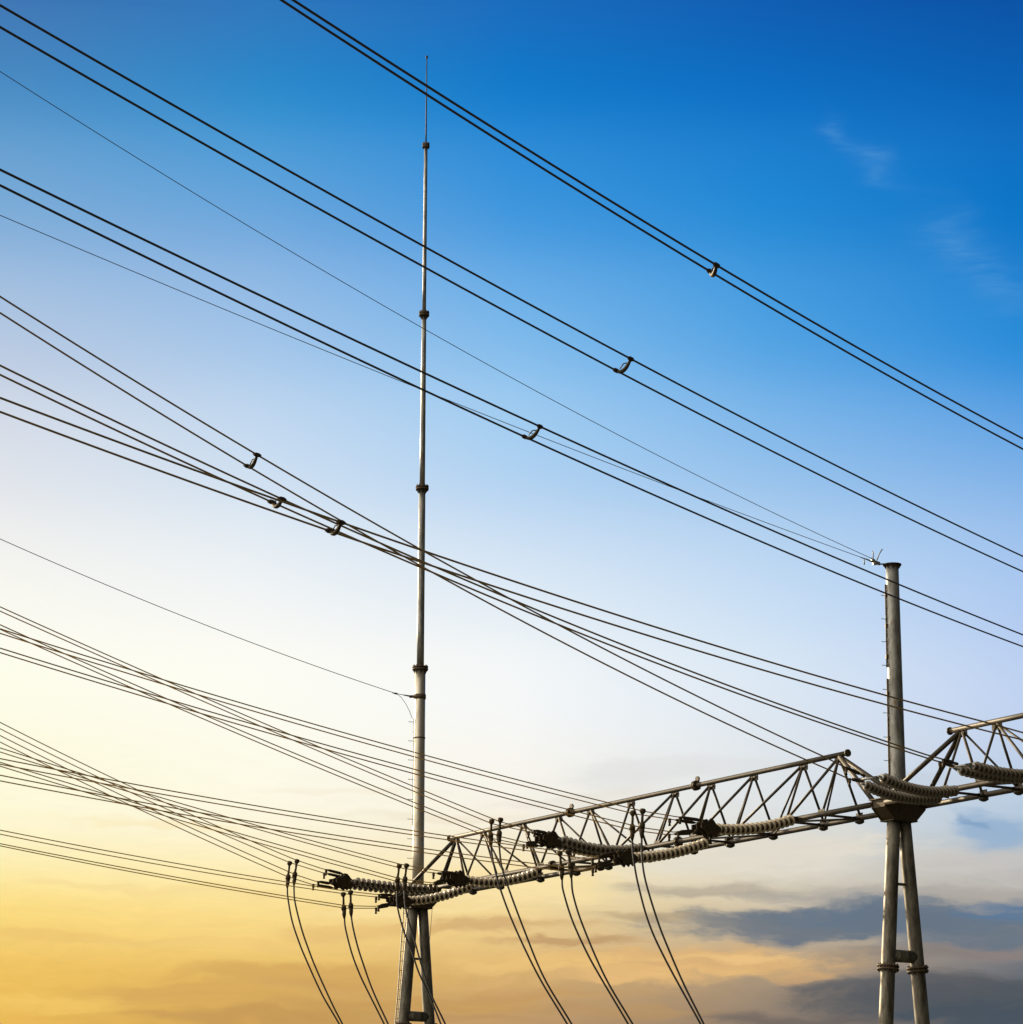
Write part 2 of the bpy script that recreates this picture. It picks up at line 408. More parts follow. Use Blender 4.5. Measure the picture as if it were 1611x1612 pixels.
def column(P, label):
    base = np.array([P[0], P[1], 0.0])
    T = thing('gantry_column', label, 'column', base, 'steel columns of the gantry')
    zt = P[2] - 0.42
    leg = lambda sg, z: base + nd * sg * (0.20 + (zt - z) * 0.082) + ZU * z
    for sg in (-1, 1):
        mb = MB(); zs = np.linspace(0.35, zt + 0.1, 12)
        mb.tube([leg(sg, z) for z in zs], [0.25 - 0.045 * (z / zt) for z in zs], 24)
        lg = child(mb, 'leg', M_LEG, T)
        for zf in (10.05, 4.2):
            ax = leg(sg, zf + 1) - leg(sg, zf)
            f = MB(); flange(f, leg(sg, zf), ax, 0.335, 0.05, 0.05, 12); child(f, 'flange', M_FLG, lg)
        f = MB(); f.box(leg(sg, 0.2), (bd, nd, ZU), (0.55, 0.55, 0.2)); f.box(leg(sg, 0.42), (bd, nd, ZU), (0.38, 0.38, 0.022))
        child(f, 'footing', M_CONC, T)
    for z, rr in ((10.42, 0.19), (12.58, 0.045), (5.4, 0.17)):
        mb = MB(); mb.tube([leg(-1, z), leg(1, z)], rr, 20); child(mb, 'cross_tube', M_LEG, T)
    # head box that carries the two beams
    mb = MB()
    poly = [bp0(P, -0.80, 0.12), bp0(P, 0.80, 0.12), bp0(P, 0.80, -0.12), bp0(P, 0.44, -0.48), bp0(P, -0.44, -0.48), bp0(P, -0.80, -0.12)]
    for off in (-0.30, 0.30): mb.prism([p + bd * off for p in poly], bd * 0.02)
    mb.prism([P + (p - P) * 0.96 for p in poly], bd * 0.27)
    mb.box(P + ZU * 0.135, (bd, nd, ZU), (0.40, 0.84, 0.014)); mb.box(P + ZU * -0.495, (bd, nd, ZU), (0.32, 0.48, 0.014))
    child(mb, 'head_bracket', M_FIT, T)
    return T, leg
def bp0(P, n, z): return P + nd * n + ZU * z

# right column with its stub pole
TR, legR = column(PR, 'right hand steel column, a fat grey pole above the beam on two splayed tubular legs')
zt = zpy(PR, 890); zb = PR[2] + 0.15
mb = MB(); zs = np.linspace(zb, zt, 14)
mb.tube([(PR[0], PR[1], z) for z in zs], [0.25 - 0.052 * (z - zb) / (zt - zb) for z in zs], 32)
pole = child(mb, 'pole', M_POLE, TR)
mb = MB(); mb.lathe((PR[0], PR[1], zt), ZU, [(0, 0.29), (0.035, 0.29)], 20)
for k in range(8):
    q = k * math.pi / 4; d = np.array([math.cos(q), math.sin(q), 0])
    mb.prism([np.array((PR[0], PR[1], zt - 0.003)) + d * 0.19, np.array((PR[0], PR[1], zt - 0.003)) + d * 0.28, np.array((PR[0], PR[1], zt - 0.14)) + d * 0.19], np.cross(d, ZU) * 0.008)
mb.box((PR[0] - 0.30, PR[1] - 0.10, zt + 0.017), ((1, 0, 0), (0, 1, 0), ZU), (0.12, 0.05, 0.012))
child(mb, 'cap_plate', M_FIT, TR)
def rad_at(z): return 0.25 - 0.052 * (z - zb) / (zt - zb)
lft = np.array([-0.985, -0.17, 0])
for y0, y1 in ((921, 1051), (1069, 1262)):
    za, zc = zpy(PR, y0), zpy(PR, y1); zc = max(zc, zb + 0.05); mb = MB()
    zz = np.linspace(za, zc, 9)
    mb.tube([np.array((PR[0], PR[1], z)) + lft * (rad_at(z) + 0.028) for z in zz], 0.026, 8)
    for z in zz[1::3]: mb.box(np.array((PR[0], PR[1], z)) + lft * (rad_at(z) + 0.01), (lft, np.cross(lft, ZU), ZU), (0.05, 0.05, 0.06))
    child(mb, 'cable_conduit', M_FIT, pole)
for k, y0 in enumerate([938, 975, 1011, 1048, 1086, 1123, 1161, 1198, 1235]):
    z = zpy(PR, y0); p = np.array((PR[0], PR[1], z)); mb = MB()
    mb.tube([p + lft * (rad_at(z) + 0.0), p + lft * (rad_at(z) + 0.17), p + lft * (rad_at(z) + 0.18) + ZU * 0.02], 0.011, 6)
    child(mb, 'step_bolt', M_POLE, pole)

# left column with its lightning mast
TL, legL = column(PL, 'left hand steel column topped by the very tall thin stepped lightning mast')
ys = [1395, 1052, 768, 494, 229, 92]; rs = [(0.225, 0.205), (0.142, 0.128), (0.108, 0.09), (0.078, 0.066), (0.032, 0.018)]
fr = [0.31, 0.26, 0.21, 0.15]
names = ['mast_section'] * 4 + ['lightning_spike']
secs = []
for i in range(5):
    z0, z1 = zpy(PL, ys[i]), zpy(PL, ys[i + 1])
    if i == 0: z0 = PL[2] + 0.15
    mb = MB(); mb.tube([(PL[0], PL[1], z) for z in np.linspace(z0, z1, 6)], list(np.linspace(rs[i][0], rs[i][1], 6)), 28)
    if i == 4: mb.lathe((PL[0], PL[1], z1), ZU, [(0, 0.02), (0.04, 0.05), (0.10, 0.05), (0.14, 0.01)], 10)
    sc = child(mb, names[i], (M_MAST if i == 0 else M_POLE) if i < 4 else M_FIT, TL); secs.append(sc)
    if i < 4:
        mb = MB(); flange(mb, (PL[0], PL[1], z1), ZU, fr[i], 0.05, 0.04, 12)
        if i < 3:   # stiffening ribs below the flange
            for k in range(8):
                q = k * math.pi / 4; d = np.array([math.cos(q), math.sin(q), 0]); rr = rs[i][1] * 0.97
                mb.prism([np.array((PL[0], PL[1], z1 - 0.075)) + d * rr, np.array((PL[0], PL[1], z1 - 0.075)) + d * fr[i] * 0.9, np.array((PL[0], PL[1], z1 - 0.26)) + d * rr], np.cross(d, ZU) * 0.006)
        child(mb, 'flange', M_FLG, sc)
z1 = zpy(PL, 1097)
mb = MB(); mb.lathe((PL[0], PL[1], z1 - 0.09), ZU, [(0, 0.232), (0.18, 0.232)], 24)
mb.box((PL[0] - 0.30, PL[1] - 0.05, z1), ((1, 0, 0), (0, 1, 0), ZU), (0.11, 0.02, 0.05)); child(mb, 'clamp_band', M_FLG, secs[0])
mb = MB(); mb.lathe((PL[0], PL[1], zpy(PL, 1163)), ZU, [(0, 0.226), (0.05, 0.226)], 24); child(mb, 'clamp_band', M_FLG, secs[0])
for y0 in [1137, 1167, 1197, 1227.5, 1259, 1290, 1321, 1351.6]:
    z = zpy(PL, y0); p = np.array((PL[0], PL[1], z)); mb = MB()
    mb.tube([p + lft * 0.21, p + lft * 0.42, p + lft * 0.43 + ZU * 0.03], 0.012, 6); child(mb, 'step_bolt', M_POLE, secs[0])
mb = MB(); zz = np.linspace(zpy(PL, 1131), zpy(PL, 1300), 10)
mb.tube([np.array((PL[0] , PL[1], z)) + lft * (0.235 + 0.012 * math.sin(z * 3)) for z in zz], 0.010, 6); child(mb, 'earth_lead', M_GWIRE, secs[0])
# climbing rail and earth lead beside the legs of the left column
mb = MB(); lx = np.array([-0.97, -0.24, 0])
za, zc = PL[2] - 0.55, 1.2; zz = np.linspace(za, zc, 24)
off = lambda z: 0.34 + 0.02 * math.sin(z)
mb.tube([legL(-1, z) + lx * off(z) for z in zz], 0.022, 8)
mb.tube([legL(-1, z) + lx * 0.245 for z in zz], 0.016, 8)
for k in range(36):
    z = za - 0.15 - k * 0.36
    if z > 1.3: mb.tube([legL(-1, z) + lx * 0.22, legL(-1, z) + lx * (off(z) + 0.02)], 0.010, 6)
child(mb, 'climbing_ladder', M_POLE, TL)
mb = MB(); pts = [bp0(PL, 0.66, -0.2), bp0(PL, 0.60, -1.0), bp0(PL, 0.52, -1.9), legL(1, PL[2] - 2.6) + nd * 0.22, legL(1, PL[2] - 5) + nd * 0.24, legL(1, 1.0) + nd * 0.26]
mb.tube(pts, 0.010, 6); child(mb, 'earth_lead', M_GWIRE, TL)

# ------------------------------------------------------------------ lattice beams
def beam(t0, t1, apex_t, top0, top1, label, splice_t):
    mid = (t0 + t1) / 2
    T = thing('lattice_beam', label, 'steel beam', bp(mid), 'lattice beams of the gantry')
    mb = MB(); mb.tube([bp(t, 0, BH) for t in np.linspace(top0, top1, 8)], 0.082, 16)
    tc_ = child(mb, 'top_chord', M_LAT, T)
    for tt in (top0, top1):
        m2 = MB(); m2.lathe(bp(tt, 0, BH) - bd * 0.025, bd, [(0, 0.12), (0.05, 0.12)], 16); child(m2, 'end_plate', M_LAT, tc_)
    for tt in splice_t:
        m2 = MB(); flange(m2, bp(tt, 0, BH), bd, 0.17, 0.03, 0.06, 8)
        m2.lathe(bp(tt + .09, 0.0, BH + 0.20), nd, [(-0.03, 0.10), (0.03, 0.10)], 12); child(m2, 'splice_flange', M_FIT, tc_)
    for sg in (-1, 1):
        mb = MB(); mb.tube([bp(t, sg * BW, 0) for t in np.linspace(t0 + 0.31, t1 - 0.31, 10)], 0.088, 16)
        ch = child(mb, 'bottom_chord', M_LAT, T)
        for tt in (splice_t if sg < 0 else [q + 0.8 for q in splice_t]):
            m2 = MB(); flange(m2, bp(tt, sg * BW, 0), bd, 0.17, 0.03, 0.05, 8); child(m2, 'splice_flange', M_FIT, ch)
    n = len(apex_t); nm = 'brace'
    def br(a, b_, r):
        m2 = MB(); d = (b_ - a) / np.linalg.norm(b_ - a)
        m2.tube([a + d * 0.06, b_ - d * 0.06], r, 10); child(m2, nm, M_LAT, T)
    def gusset(p, s):
        m2 = MB(); m2.box(p, (bd, nd, ZU), (s, 0.012, s * 0.62)); m2.box(p + ZU * (-0.02), (bd, nd, ZU), (s * 0.7, 0.07, 0.02))
        child(m2, 'gusset_plate', M_LAT, T)
    h = (n - 1) / 2
    for i, ta in enumerate(apex_t):
        A = bp(ta, 0, BH - 0.06)
        for sg in (-1, 1):
            off = 0.05 * (1 if i < h else -1)
            br(A, bp(ta - off, sg * BW, 0.04), 0.042)
            if i < h: br(A, bp(apex_t[i + 1] - off, sg * BW, 0.04), 0.046 if sg < 0 else 0.034)
            if i > h: br(A, bp(apex_t[i - 1] - off, sg * BW, 0.04), 0.046 if sg < 0 else 0.034)
            m2 = MB(); c = bp(ta, sg * BW, -0.02)
            m2.box(c + ZU * 0.09, (bd, nd, ZU), (0.16, 0.012, 0.09)); m2.box(c - nd * sg * 0.10, (bd, nd, ZU), (0.15, 0.08, 0.012))
            if sg > 0: m2.lathe(c - ZU * 0.17, ZU, [(0, 0.06), (0.05, 0.15), (0.12, 0.15)], 12)
            child(m2, 'gusset_plate', M_LAT, T)
        gusset(bp(ta, 0, BH - 0.12), 0.22)
        br(bp(ta, -BW, -0.01), bp(ta, BW, -0.01), 0.04)
        if i < n - 1:
            if i % 2: br(bp(ta, -BW, -0.02), bp(apex_t[i + 1], BW, -0.02), 0.035)
            else: br(bp(ta, BW, -0.02), bp(apex_t[i + 1], -BW, -0.02), 0.035)
    nm = 'end_strut'
    for sg in (-1, 1):
        br(bp(apex_t[0], 0, BH - 0.04), bp(t0 + 0.25, sg * BW, 0.08), 0.075)
        br(bp(apex_t[-1], 0, BH - 0.04), bp(t1 - 0.25, sg * BW, 0.08), 0.075)
    return T
apx = [718.7, 761.5, 824, 880, 930, 994, 1063, 1120, 1187, 1265, 1321.5]
a1 = [tpx(x, 0, BH) for x in apx]
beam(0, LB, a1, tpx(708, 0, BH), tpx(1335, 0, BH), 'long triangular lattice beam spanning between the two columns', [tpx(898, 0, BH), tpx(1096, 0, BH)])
first = tpx(1515, 0, BH) - LB
offs = [first] + [first + 1.55 + k * ((LB - 2 * first - 3.1) / 8) for k in range(9)] + [LB - first]
a2 = [LB + q for q in offs]
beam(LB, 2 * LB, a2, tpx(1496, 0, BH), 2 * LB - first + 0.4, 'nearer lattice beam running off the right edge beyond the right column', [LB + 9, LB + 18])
P3 = bp(2 * LB)

# ------------------------------------------------------------------ insulator strings, yokes
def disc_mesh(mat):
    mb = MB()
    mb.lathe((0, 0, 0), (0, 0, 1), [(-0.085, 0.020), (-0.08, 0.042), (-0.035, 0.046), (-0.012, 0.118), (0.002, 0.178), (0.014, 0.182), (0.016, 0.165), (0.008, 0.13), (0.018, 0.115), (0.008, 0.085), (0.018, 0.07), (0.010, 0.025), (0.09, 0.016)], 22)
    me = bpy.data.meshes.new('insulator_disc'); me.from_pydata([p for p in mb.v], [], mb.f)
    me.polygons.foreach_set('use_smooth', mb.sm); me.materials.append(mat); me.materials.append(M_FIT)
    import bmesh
    nr = 22      # dark metal cap; shade painted on inner face and underside, lit rim left pale
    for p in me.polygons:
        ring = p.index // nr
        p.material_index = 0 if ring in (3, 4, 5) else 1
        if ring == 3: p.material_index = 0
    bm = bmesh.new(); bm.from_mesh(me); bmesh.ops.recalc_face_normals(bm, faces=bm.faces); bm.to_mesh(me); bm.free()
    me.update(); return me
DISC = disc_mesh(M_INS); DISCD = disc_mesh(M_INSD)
YP = [(-13, -3), (-6, -5), (-3, -7), (2, -12), (6, -10), (10, -5), (17, -1), (18, 4), (13, 7), (10, 13), (4, 9), (-3, 10), (-6, 6), (-13, 3)]
def string(ypx, apxl, az, label, nd_=15, rows=((0, 0),), sag=0.12, quad=True, dark=False, rs=1.0):
    """ypx: yoke pixel, apxl: pixel where the string meets the beam chord"""
    tA = tpx(apxl[0], -BW, 0); Pc = bp(tA, -BW, 0)
    A = at(apxl[0], apxl[1], Pc[1] - 0.15)
    Yk, sY = inplane(ypx[0], ypx[1], A, az)
    d = np.array([math.sin(az), math.cos(az), 0.0]); lat = np.array([d[1], -d[0], 0.0])
    T = thing('insulator_string', label, 'insulator', Yk, 'insulator strings on the gantry')
    length = np.linalg.norm(A - Yk)
    ppm = abs(proj(Yk + d * 0.5)[0] - proj(Yk - d * 0.5)[0])
    # yoke plates
    mb = MB()
    if quad:
        poly = [Yk + d * (x / ppm) + ZU * (-y / 44.0) for x, y in YP]
        for k in (-0.2, 0.0, 0.2): mb.prism([p + lat * k for p in poly], lat * 0.02)
        for x, y in ((-8, 0), (8, 2), (2, -7), (2, 8)):
            c = Yk + d * (x / ppm) + ZU * (-y / 44.0); mb.tube([c - lat * 0.24, c + lat * 0.24], 0.04, 8)
    else:
        for k in (-0.25, 0.25):
            c = Yk + lat * k; mb.prism([c - d * 0.14 + ZU * 0.02, c + d * 0.2 + ZU * 0.09, c + d * 0.2 - ZU * 0.09], lat * 0.015)
        mb.tube([Yk - lat * 0.3, Yk + lat * 0.3], 0.035, 8)
    child(mb, 'yoke_plate', M_FIT if quad else M_BRT, T)
    for (rl, rz) in rows:
        s0 = Yk + d * (0.36 if quad else 0.2) + lat * rl + ZU * rz; s1 = A - (A - Yk) / length * 0.18 + lat * rl + ZU * rz
        def pt(u): return s0 + (s1 - s0) * u - ZU * sag * 4 * u * (1 - u)
        L = np.linalg.norm(s1 - s0)
        # link rings by the yoke, bright
        mb = MB(); mb.tube([s0 - d * 0.10, pt(0.045)], 0.03, 8)
        dd = pt(0.03) - pt(0.0)
        mb.lathe(pt(0.02), dd, [(-0.03, 0.09), (0.03, 0.09)], 14); child(mb, 'link_ring', M_BRT, T)
        for k in range(nd_):
            u = 0.055 + 0.9 * k / (nd_ - 1); p = pt(u); dd = pt(u + 0.01) - pt(u - 0.01)
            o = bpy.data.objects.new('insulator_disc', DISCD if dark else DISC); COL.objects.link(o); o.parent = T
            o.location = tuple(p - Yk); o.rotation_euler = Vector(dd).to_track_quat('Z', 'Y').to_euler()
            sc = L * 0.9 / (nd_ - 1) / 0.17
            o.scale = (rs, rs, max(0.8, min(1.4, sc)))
        mb = MB(); mb.tube([pt(0.04), pt(0.25), pt(0.5), pt(0.75), pt(0.965), s1], 0.02, 6); child(mb, 'core_rod', M_FIT, T)
        mb = MB(); mb.tube([s1, (s1 + A) / 2, Pc + lat * rl], 0.035, 8); mb.box((s1 + A) / 2, (d, lat, ZU), (0.10, 0.02, 0.07)); child(mb, 'chord_link', M_FIT, T)
    return T, Yk, A, d, lat

def wirefit(pts, P0, az, deg=2, ext0=0.0, ext1=0.0, n=70, z_end=None):
    q = [inplane(x, y, P0, az) for x, y in pts]
    s = np.array([a[1] for a in q]); z = np.array([a[0][2] for a in q]); w = np.ones(len(s))
    w[-1] = 6.0
    co = np.polyfit(s, z, deg, w=w)
    d = np.array([math.sin(az), math.cos(az)])
    ss = np.linspace(s.min() - ext0, s.max() + ext1, n)
    return [np.array([P0[0] + d[0] * k, P0[1] + d[1] * k, np.polyval(co, k)]) for k in ss]
def near_px(pts, px):
    xs = [proj(p)[0] for p in pts]; i = int(np.argmin([abs(x - px) for x in xs]))
    j = min(max(i, 0), len(xs) - 2)
    if xs[j] > px and j > 0: j -= 1
    f = (px - xs[j]) / (xs[j + 1] - xs[j]); f = max(0, min(1, f))
    return pts[j] * (1 - f) + pts[j + 1] * f
def spacer(pu, pl, parent):
    mb = MB(); m = (pu + pl) / 2; L = np.linalg.norm(pu - pl)
    pts = []; rr = []
    for u in np.linspace(0, 1, 9):
        pts.append(pu * (1 - u) + pl * u - ZU * 0.16 * 4 * u * (1 - u) * 0.8); rr.append(0.028 + 0.02 * math.sin(math.pi * u))
    mb.tube(pts, rr, 10)
    dd = WD
    for p in (pu, pl):
        mb.tube([p - dd * 0.11 - ZU * 0.0, p - dd * 0.05, p + dd * 0.05, p + dd * 0.11], [0.03, 0.05, 0.05, 0.03], 10)
    a = pts[2] + ZU * 0.02; b_ = pts[6] + ZU * 0.02
    mb.tube([a + ZU * 0.05, (a + b_) / 2 + ZU * 0.10, b_ + ZU * 0.05], 0.014, 6)
    child(mb, 'spacer', M_FIT, parent)
def damper(p, d, parent, ln=0.17):
    mb = MB(); a = p - ZU * 0.05
    mb.box(p - ZU * 0.05, (d, np.cross(d, ZU), ZU), (0.035, 0.03, 0.07))
    q = p - ZU * ln
    mb.tube([q - d * 0.02 + ZU * 0.08, q - ZU * 0.04], [0.03, 0.042], 8); child(mb, 'vibration_damper', M_FIT, parent)

BUN = {}
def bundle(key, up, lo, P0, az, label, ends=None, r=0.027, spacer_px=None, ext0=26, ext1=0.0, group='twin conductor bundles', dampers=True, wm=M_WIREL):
    """one pair of parallel conductors. up/lo: traced pixels, P0: a point of the pair's vertical plane"""
    global WD
    d = np.array([math.sin(az), math.cos(az), 0.0]); lat = np.array([d[1], -d[0], 0.0]); WD = d
    Pu, Pl_ = P0 + lat * 0.2, P0 - lat * 0.2
    U = wirefit(up, Pu, az, 2, ext0, ext1); Lw = wirefit(lo, Pl_, az, 2, ext0, ext1)
    mid = U[len(U) // 2]
    T = thing('conductor_bundle', label, 'power line', mid, group)
    tails = []
    for side, Wp in ((0, U), (1, Lw)):
        full = list(Wp)
        if ends:
            tail = ends[side]; P_ = Pu if side == 0 else Pl_
            q = [inplane(x, y, P_, az)[0] for x, y in tail]
            full += q; tails.append(q)
        mb = MB(); mb.tube(full, r, 6); child(mb, 'conductor', wm, T)
        if ends:
            # strain clamp: thicker sleeve over the last stretch, then the link to the yoke
            a, b_ = tails[-1][-2], tails[-1][-1]; v = b_ - a
            m2 = MB(); c0 = a + v * 0.25
            m2.tube([c0, c0 + v * 0.08, c0 + v * 0.45, c0 + v * 0.55], [0.03, 0.05, 0.055, 0.03], 8)
            m2.tube([b_ - v * 0.14, b_ - v * 0.02], 0.045, 8); child(m2, 'strain_clamp', M_FIT, T)
            if dampers: damper(a + v * (0.08 if side else 0.2), d, T)
    if spacer_px:
        spacer(near_px(U, spacer_px[0]), near_px(Lw, spacer_px[1]), T)
    BUN[key] = (U, Lw)
    return T

# strings: (key, yoke px, chord px, bearing, label, ...)
A1, A2 = R(47), R(42)
ST = {}
def mk(key, *a, **k): ST[key] = string(*a, **k)
mk('s1', (537, 1388), (690, 1401), A1, 'dark insulator string farthest left, hanging level out past the left column', nd_=16, rows=((0.22, 0.02), (-0.22, -0.03)), sag=0.06, dark=True, rs=0.95)
mk('s2', (627, 1417), (748, 1393), A1, 'ribbed insulator string crossing in front of the left column head, lowest of all', nd_=14, sag=0.14)
mk('s3', (716, 1383), (852, 1372), A1, 'insulator string rising just right of the left column head, under the first beam bay', nd_=15, sag=0.22)
mk('s4', (862, 1321), (1012, 1337), A1, 'dark level insulator string inside the left half of the long beam, below its top chord', nd_=17, rows=((0.22, 0.02), (-0.22, -0.03)), sag=0.20, dark=True, rs=0.95)
mk('s5', (980, 1349), (1120, 1325), A1, 'pale ribbed insulator string slung under the middle of the long beam', nd_=16, sag=0.12)
mk('s6', (1110, 1303), (1256, 1289), A1, 'pale ribbed insulator string lying along the right half of the long beam', nd_=16, sag=0.14)
mk('s7', (1366, 1226), (1500, 1250), A2, 'double insulator string sagging across the right column just above its head', nd_=20, rows=((0.30, 0.06), (-0.30, -0.09)), sag=0.20, quad=False, dark=True, rs=0.9)
mk('s8', (1512, 1206), (1668, 1218), A2, 'dark insulator string at the right edge, in front of the nearer beam', nd_=20, rows=((0.22, 0.02), (-0.22, -0.03)), sag=0.16, quad=False, dark=True, rs=0.84)
mk('s9', (1660, 1170), (1830, 1185), A2, 'dark insulator string beyond the right edge on the nearer beam', nd_=19, rows=((0.22, 0.02), (-0.22, -0.03)), sag=0.16, quad=False, dark=True, rs=0.84)

# bundles that end on the strings -------------------------------------------------
B_ = [
 ('R5', 's1', [(0,1136),(100,1189),(200,1237),(300,1280),(400,1325),(466,1354)], [(0,1146),(100,1199),(200,1246),(300,1289),(400,1333),(456,1358)], [[(505,1367),(548,1378)],[(508,1374),(540,1381)]], 'steep upper pair of lines dropping to the leftmost insulator string'),
 ('R6', 's1', [(0,1157),(100,1209),(200,1257),(300,1302),(400,1347),(465,1377)], [(0,1167),(100,1219),(200,1266),(300,1310.5),(400,1355),(452,1380)], [[(495,1387),(526,1392)],[(490,1392),(532,1399)]], 'steep lower pair of lines dropping to the leftmost insulator string'),
 ('D1', 's2', [(0,1307),(150,1336),(300,1363),(400,1380.6),(545,1403)], [(0,1313.5),(150,1342.5),(300,1369.5),(400,1386.8),(545,1407.5)], [[(590,1408),(625,1410)],[(590,1412),(618,1414)]], 'upper of the two flattest line pairs, lowest on the left edge'),
 ('D2', 's2', [(0,1328),(150,1358),(300,1385),(400,1402.2),(545,1426)], [(0,1331.5),(150,1362),(300,1389.5),(400,1406.6),(545,1430)], [[(590,1427),(622,1422)],[(590,1430),(618,1425)]], 'lower of the two flattest line pairs, lowest on the left edge'),
 ('R3', 's3', [(0,1176.5),(150,1226),(300,1270.5),(400,1297),(500,1325),(632,1361)], [(0,1183),(150,1232),(300,1276),(400,1303),(500,1331),(628,1366)], [[(690,1371),(726,1377)],[(680,1374),(714,1378)]], 'upper pair of lines ending just right of the mast foot'),
 ('R4', 's3', [(0,1200),(150,1246),(300,1289.5),(400,1318.5),(500,1348),(632,1384)], [(0,1206),(150,1252.5),(300,1295.7),(400,1324.7),(500,1354),(626,1388)], [[(680,1390),(706,1384)],[(676,1393),(702,1389)]], 'lower pair of lines ending just right of the mast foot'),
 ('Q2', 's4', [(0,955.5),(150,1022),(300,1090),(400,1130.5),(500,1176),(650,1237),(700,1258.5),(788,1294)], [(0,961.7),(150,1029),(300,1097),(400,1137.5),(500,1183),(650,1244),(700,1264.7),(775,1297)], [[(835,1306),(868,1313)],[(830,1309),(860,1317)]], 'steep upper pair of lines crossing the mast to the string inside the long beam'),
 ('Q4', 's4', [(0,983),(150,1051),(300,1117),(400,1159),(500,1201),(650,1261.7),(700,1282),(787,1317)], [(0,990),(150,1058),(300,1124.4),(400,1165.5),(500,1208),(650,1269),(700,1289.5),(775,1320)], [[(825,1326),(852,1327)],[(822,1330),(855,1332)]], 'steep lower pair of lines crossing the mast to the string inside the long beam'),
 ('R1', 's5', [(0,1194),(150,1224),(300,1251),(400,1267),(650,1308),(709,1317),(789,1328),(890,1341)], [(0,1203),(150,1232),(300,1258.5),(400,1274.5),(650,1314.5),(709,1323),(789,1334),(883,1346)], [[(935,1349),(978,1341)],[(930,1353),(968,1346)]], 'flat upper line pair low across the mast, ending under mid long beam'),
 ('R2', 's5', [(0,1220),(150,1250),(300,1277.5),(400,1293.5),(650,1332.5),(740,1347),(836,1359),(893,1366)], [(0,1229),(150,1258),(300,1285),(400,1300.6),(650,1339.5),(740,1353),(836,1365),(884,1371)], [[(930,1366),(972,1352)],[(930,1370),(974,1357)]], 'flat lower line pair low across the mast, ending under mid long beam'),
 ('Q1', 's6', [(0,990),(150,1037),(300,1083.5),(400,1113),(500,1141),(650,1184),(700,1196.5),(829,1232),(948,1262),(1012,1277)], [(0,997),(150,1044),(300,1090.5),(400,1120.6),(500,1148),(650,1191),(700,1203.5),(829,1239),(945,1269),(998,1281)], [[(1060,1285),(1114,1293)],[(1050,1289),(1106,1297)]], 'upper line pair arriving at the pale string on the long beam, right half'),
 ('Q3', 's6', [(0,1020),(150,1067),(300,1112),(400,1140),(500,1169),(650,1210.8),(700,1223),(881,1272),(1011,1303)], [(0,1027),(150,1074),(300,1118.5),(400,1147.5),(500,1176),(650,1217.5),(700,1230),(875,1278),(997,1307)], [[(1060,1310),(1100,1308)],[(1050,1314),(1098,1311)]], 'lower line pair arriving at the pale string on the long beam, right half'),
]
for key, sk, up, lo, ends, lab in B_:
    T, Yk, A, d, lat = ST[sk]
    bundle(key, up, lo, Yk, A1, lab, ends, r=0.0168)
bundle('B4', [(0,466),(99,527),(199,592.5),(300,654),(398,713.5),(564,809),(668,869),(800,942),(887,986.5),(974,1031),(1200,1145),(1299,1192)],
       [(0,491.5),(189,611),(300,680),(400,741),(533,819),(668,893),(710,918),(800,965),(974,1055),(1200,1165),(1269,1196),(1312,1215)],
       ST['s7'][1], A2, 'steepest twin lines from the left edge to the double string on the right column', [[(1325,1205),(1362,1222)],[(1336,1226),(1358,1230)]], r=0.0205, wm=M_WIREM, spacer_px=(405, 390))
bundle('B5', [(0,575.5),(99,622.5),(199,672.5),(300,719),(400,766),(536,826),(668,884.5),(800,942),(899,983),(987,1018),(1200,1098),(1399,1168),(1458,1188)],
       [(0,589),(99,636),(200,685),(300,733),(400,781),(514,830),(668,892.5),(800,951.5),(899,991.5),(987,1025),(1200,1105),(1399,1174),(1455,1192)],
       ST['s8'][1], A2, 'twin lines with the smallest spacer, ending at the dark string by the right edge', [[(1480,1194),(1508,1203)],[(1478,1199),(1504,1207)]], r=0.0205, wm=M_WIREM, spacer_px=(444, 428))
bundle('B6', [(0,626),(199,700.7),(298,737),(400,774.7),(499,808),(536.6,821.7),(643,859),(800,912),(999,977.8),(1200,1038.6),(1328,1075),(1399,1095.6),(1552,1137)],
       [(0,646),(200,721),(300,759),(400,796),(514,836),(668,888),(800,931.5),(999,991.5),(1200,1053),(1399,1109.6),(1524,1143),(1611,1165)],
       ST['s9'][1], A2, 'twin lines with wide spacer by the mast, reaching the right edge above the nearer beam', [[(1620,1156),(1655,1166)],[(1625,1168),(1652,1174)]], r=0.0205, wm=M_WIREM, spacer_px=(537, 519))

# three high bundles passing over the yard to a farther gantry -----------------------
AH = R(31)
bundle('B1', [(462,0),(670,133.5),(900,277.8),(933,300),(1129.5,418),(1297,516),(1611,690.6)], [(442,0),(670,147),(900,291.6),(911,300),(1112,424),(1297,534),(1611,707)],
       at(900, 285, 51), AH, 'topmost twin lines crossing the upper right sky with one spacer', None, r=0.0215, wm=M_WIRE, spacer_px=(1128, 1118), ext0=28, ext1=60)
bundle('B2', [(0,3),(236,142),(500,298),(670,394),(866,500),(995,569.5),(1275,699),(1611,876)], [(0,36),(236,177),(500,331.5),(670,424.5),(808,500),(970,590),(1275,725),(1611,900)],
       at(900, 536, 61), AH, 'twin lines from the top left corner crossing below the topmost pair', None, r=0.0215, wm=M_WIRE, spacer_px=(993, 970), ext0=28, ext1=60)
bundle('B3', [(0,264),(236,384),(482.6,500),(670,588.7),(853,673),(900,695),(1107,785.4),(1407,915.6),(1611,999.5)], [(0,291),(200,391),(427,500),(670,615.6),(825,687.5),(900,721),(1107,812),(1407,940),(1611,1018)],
       at(900, 708, 69), AH, 'twin lines passing right in front of the top of the right pole', None, r=0.0235, wm=M_WIRE, spacer_px=(850, 826), ext0=28, ext1=60)

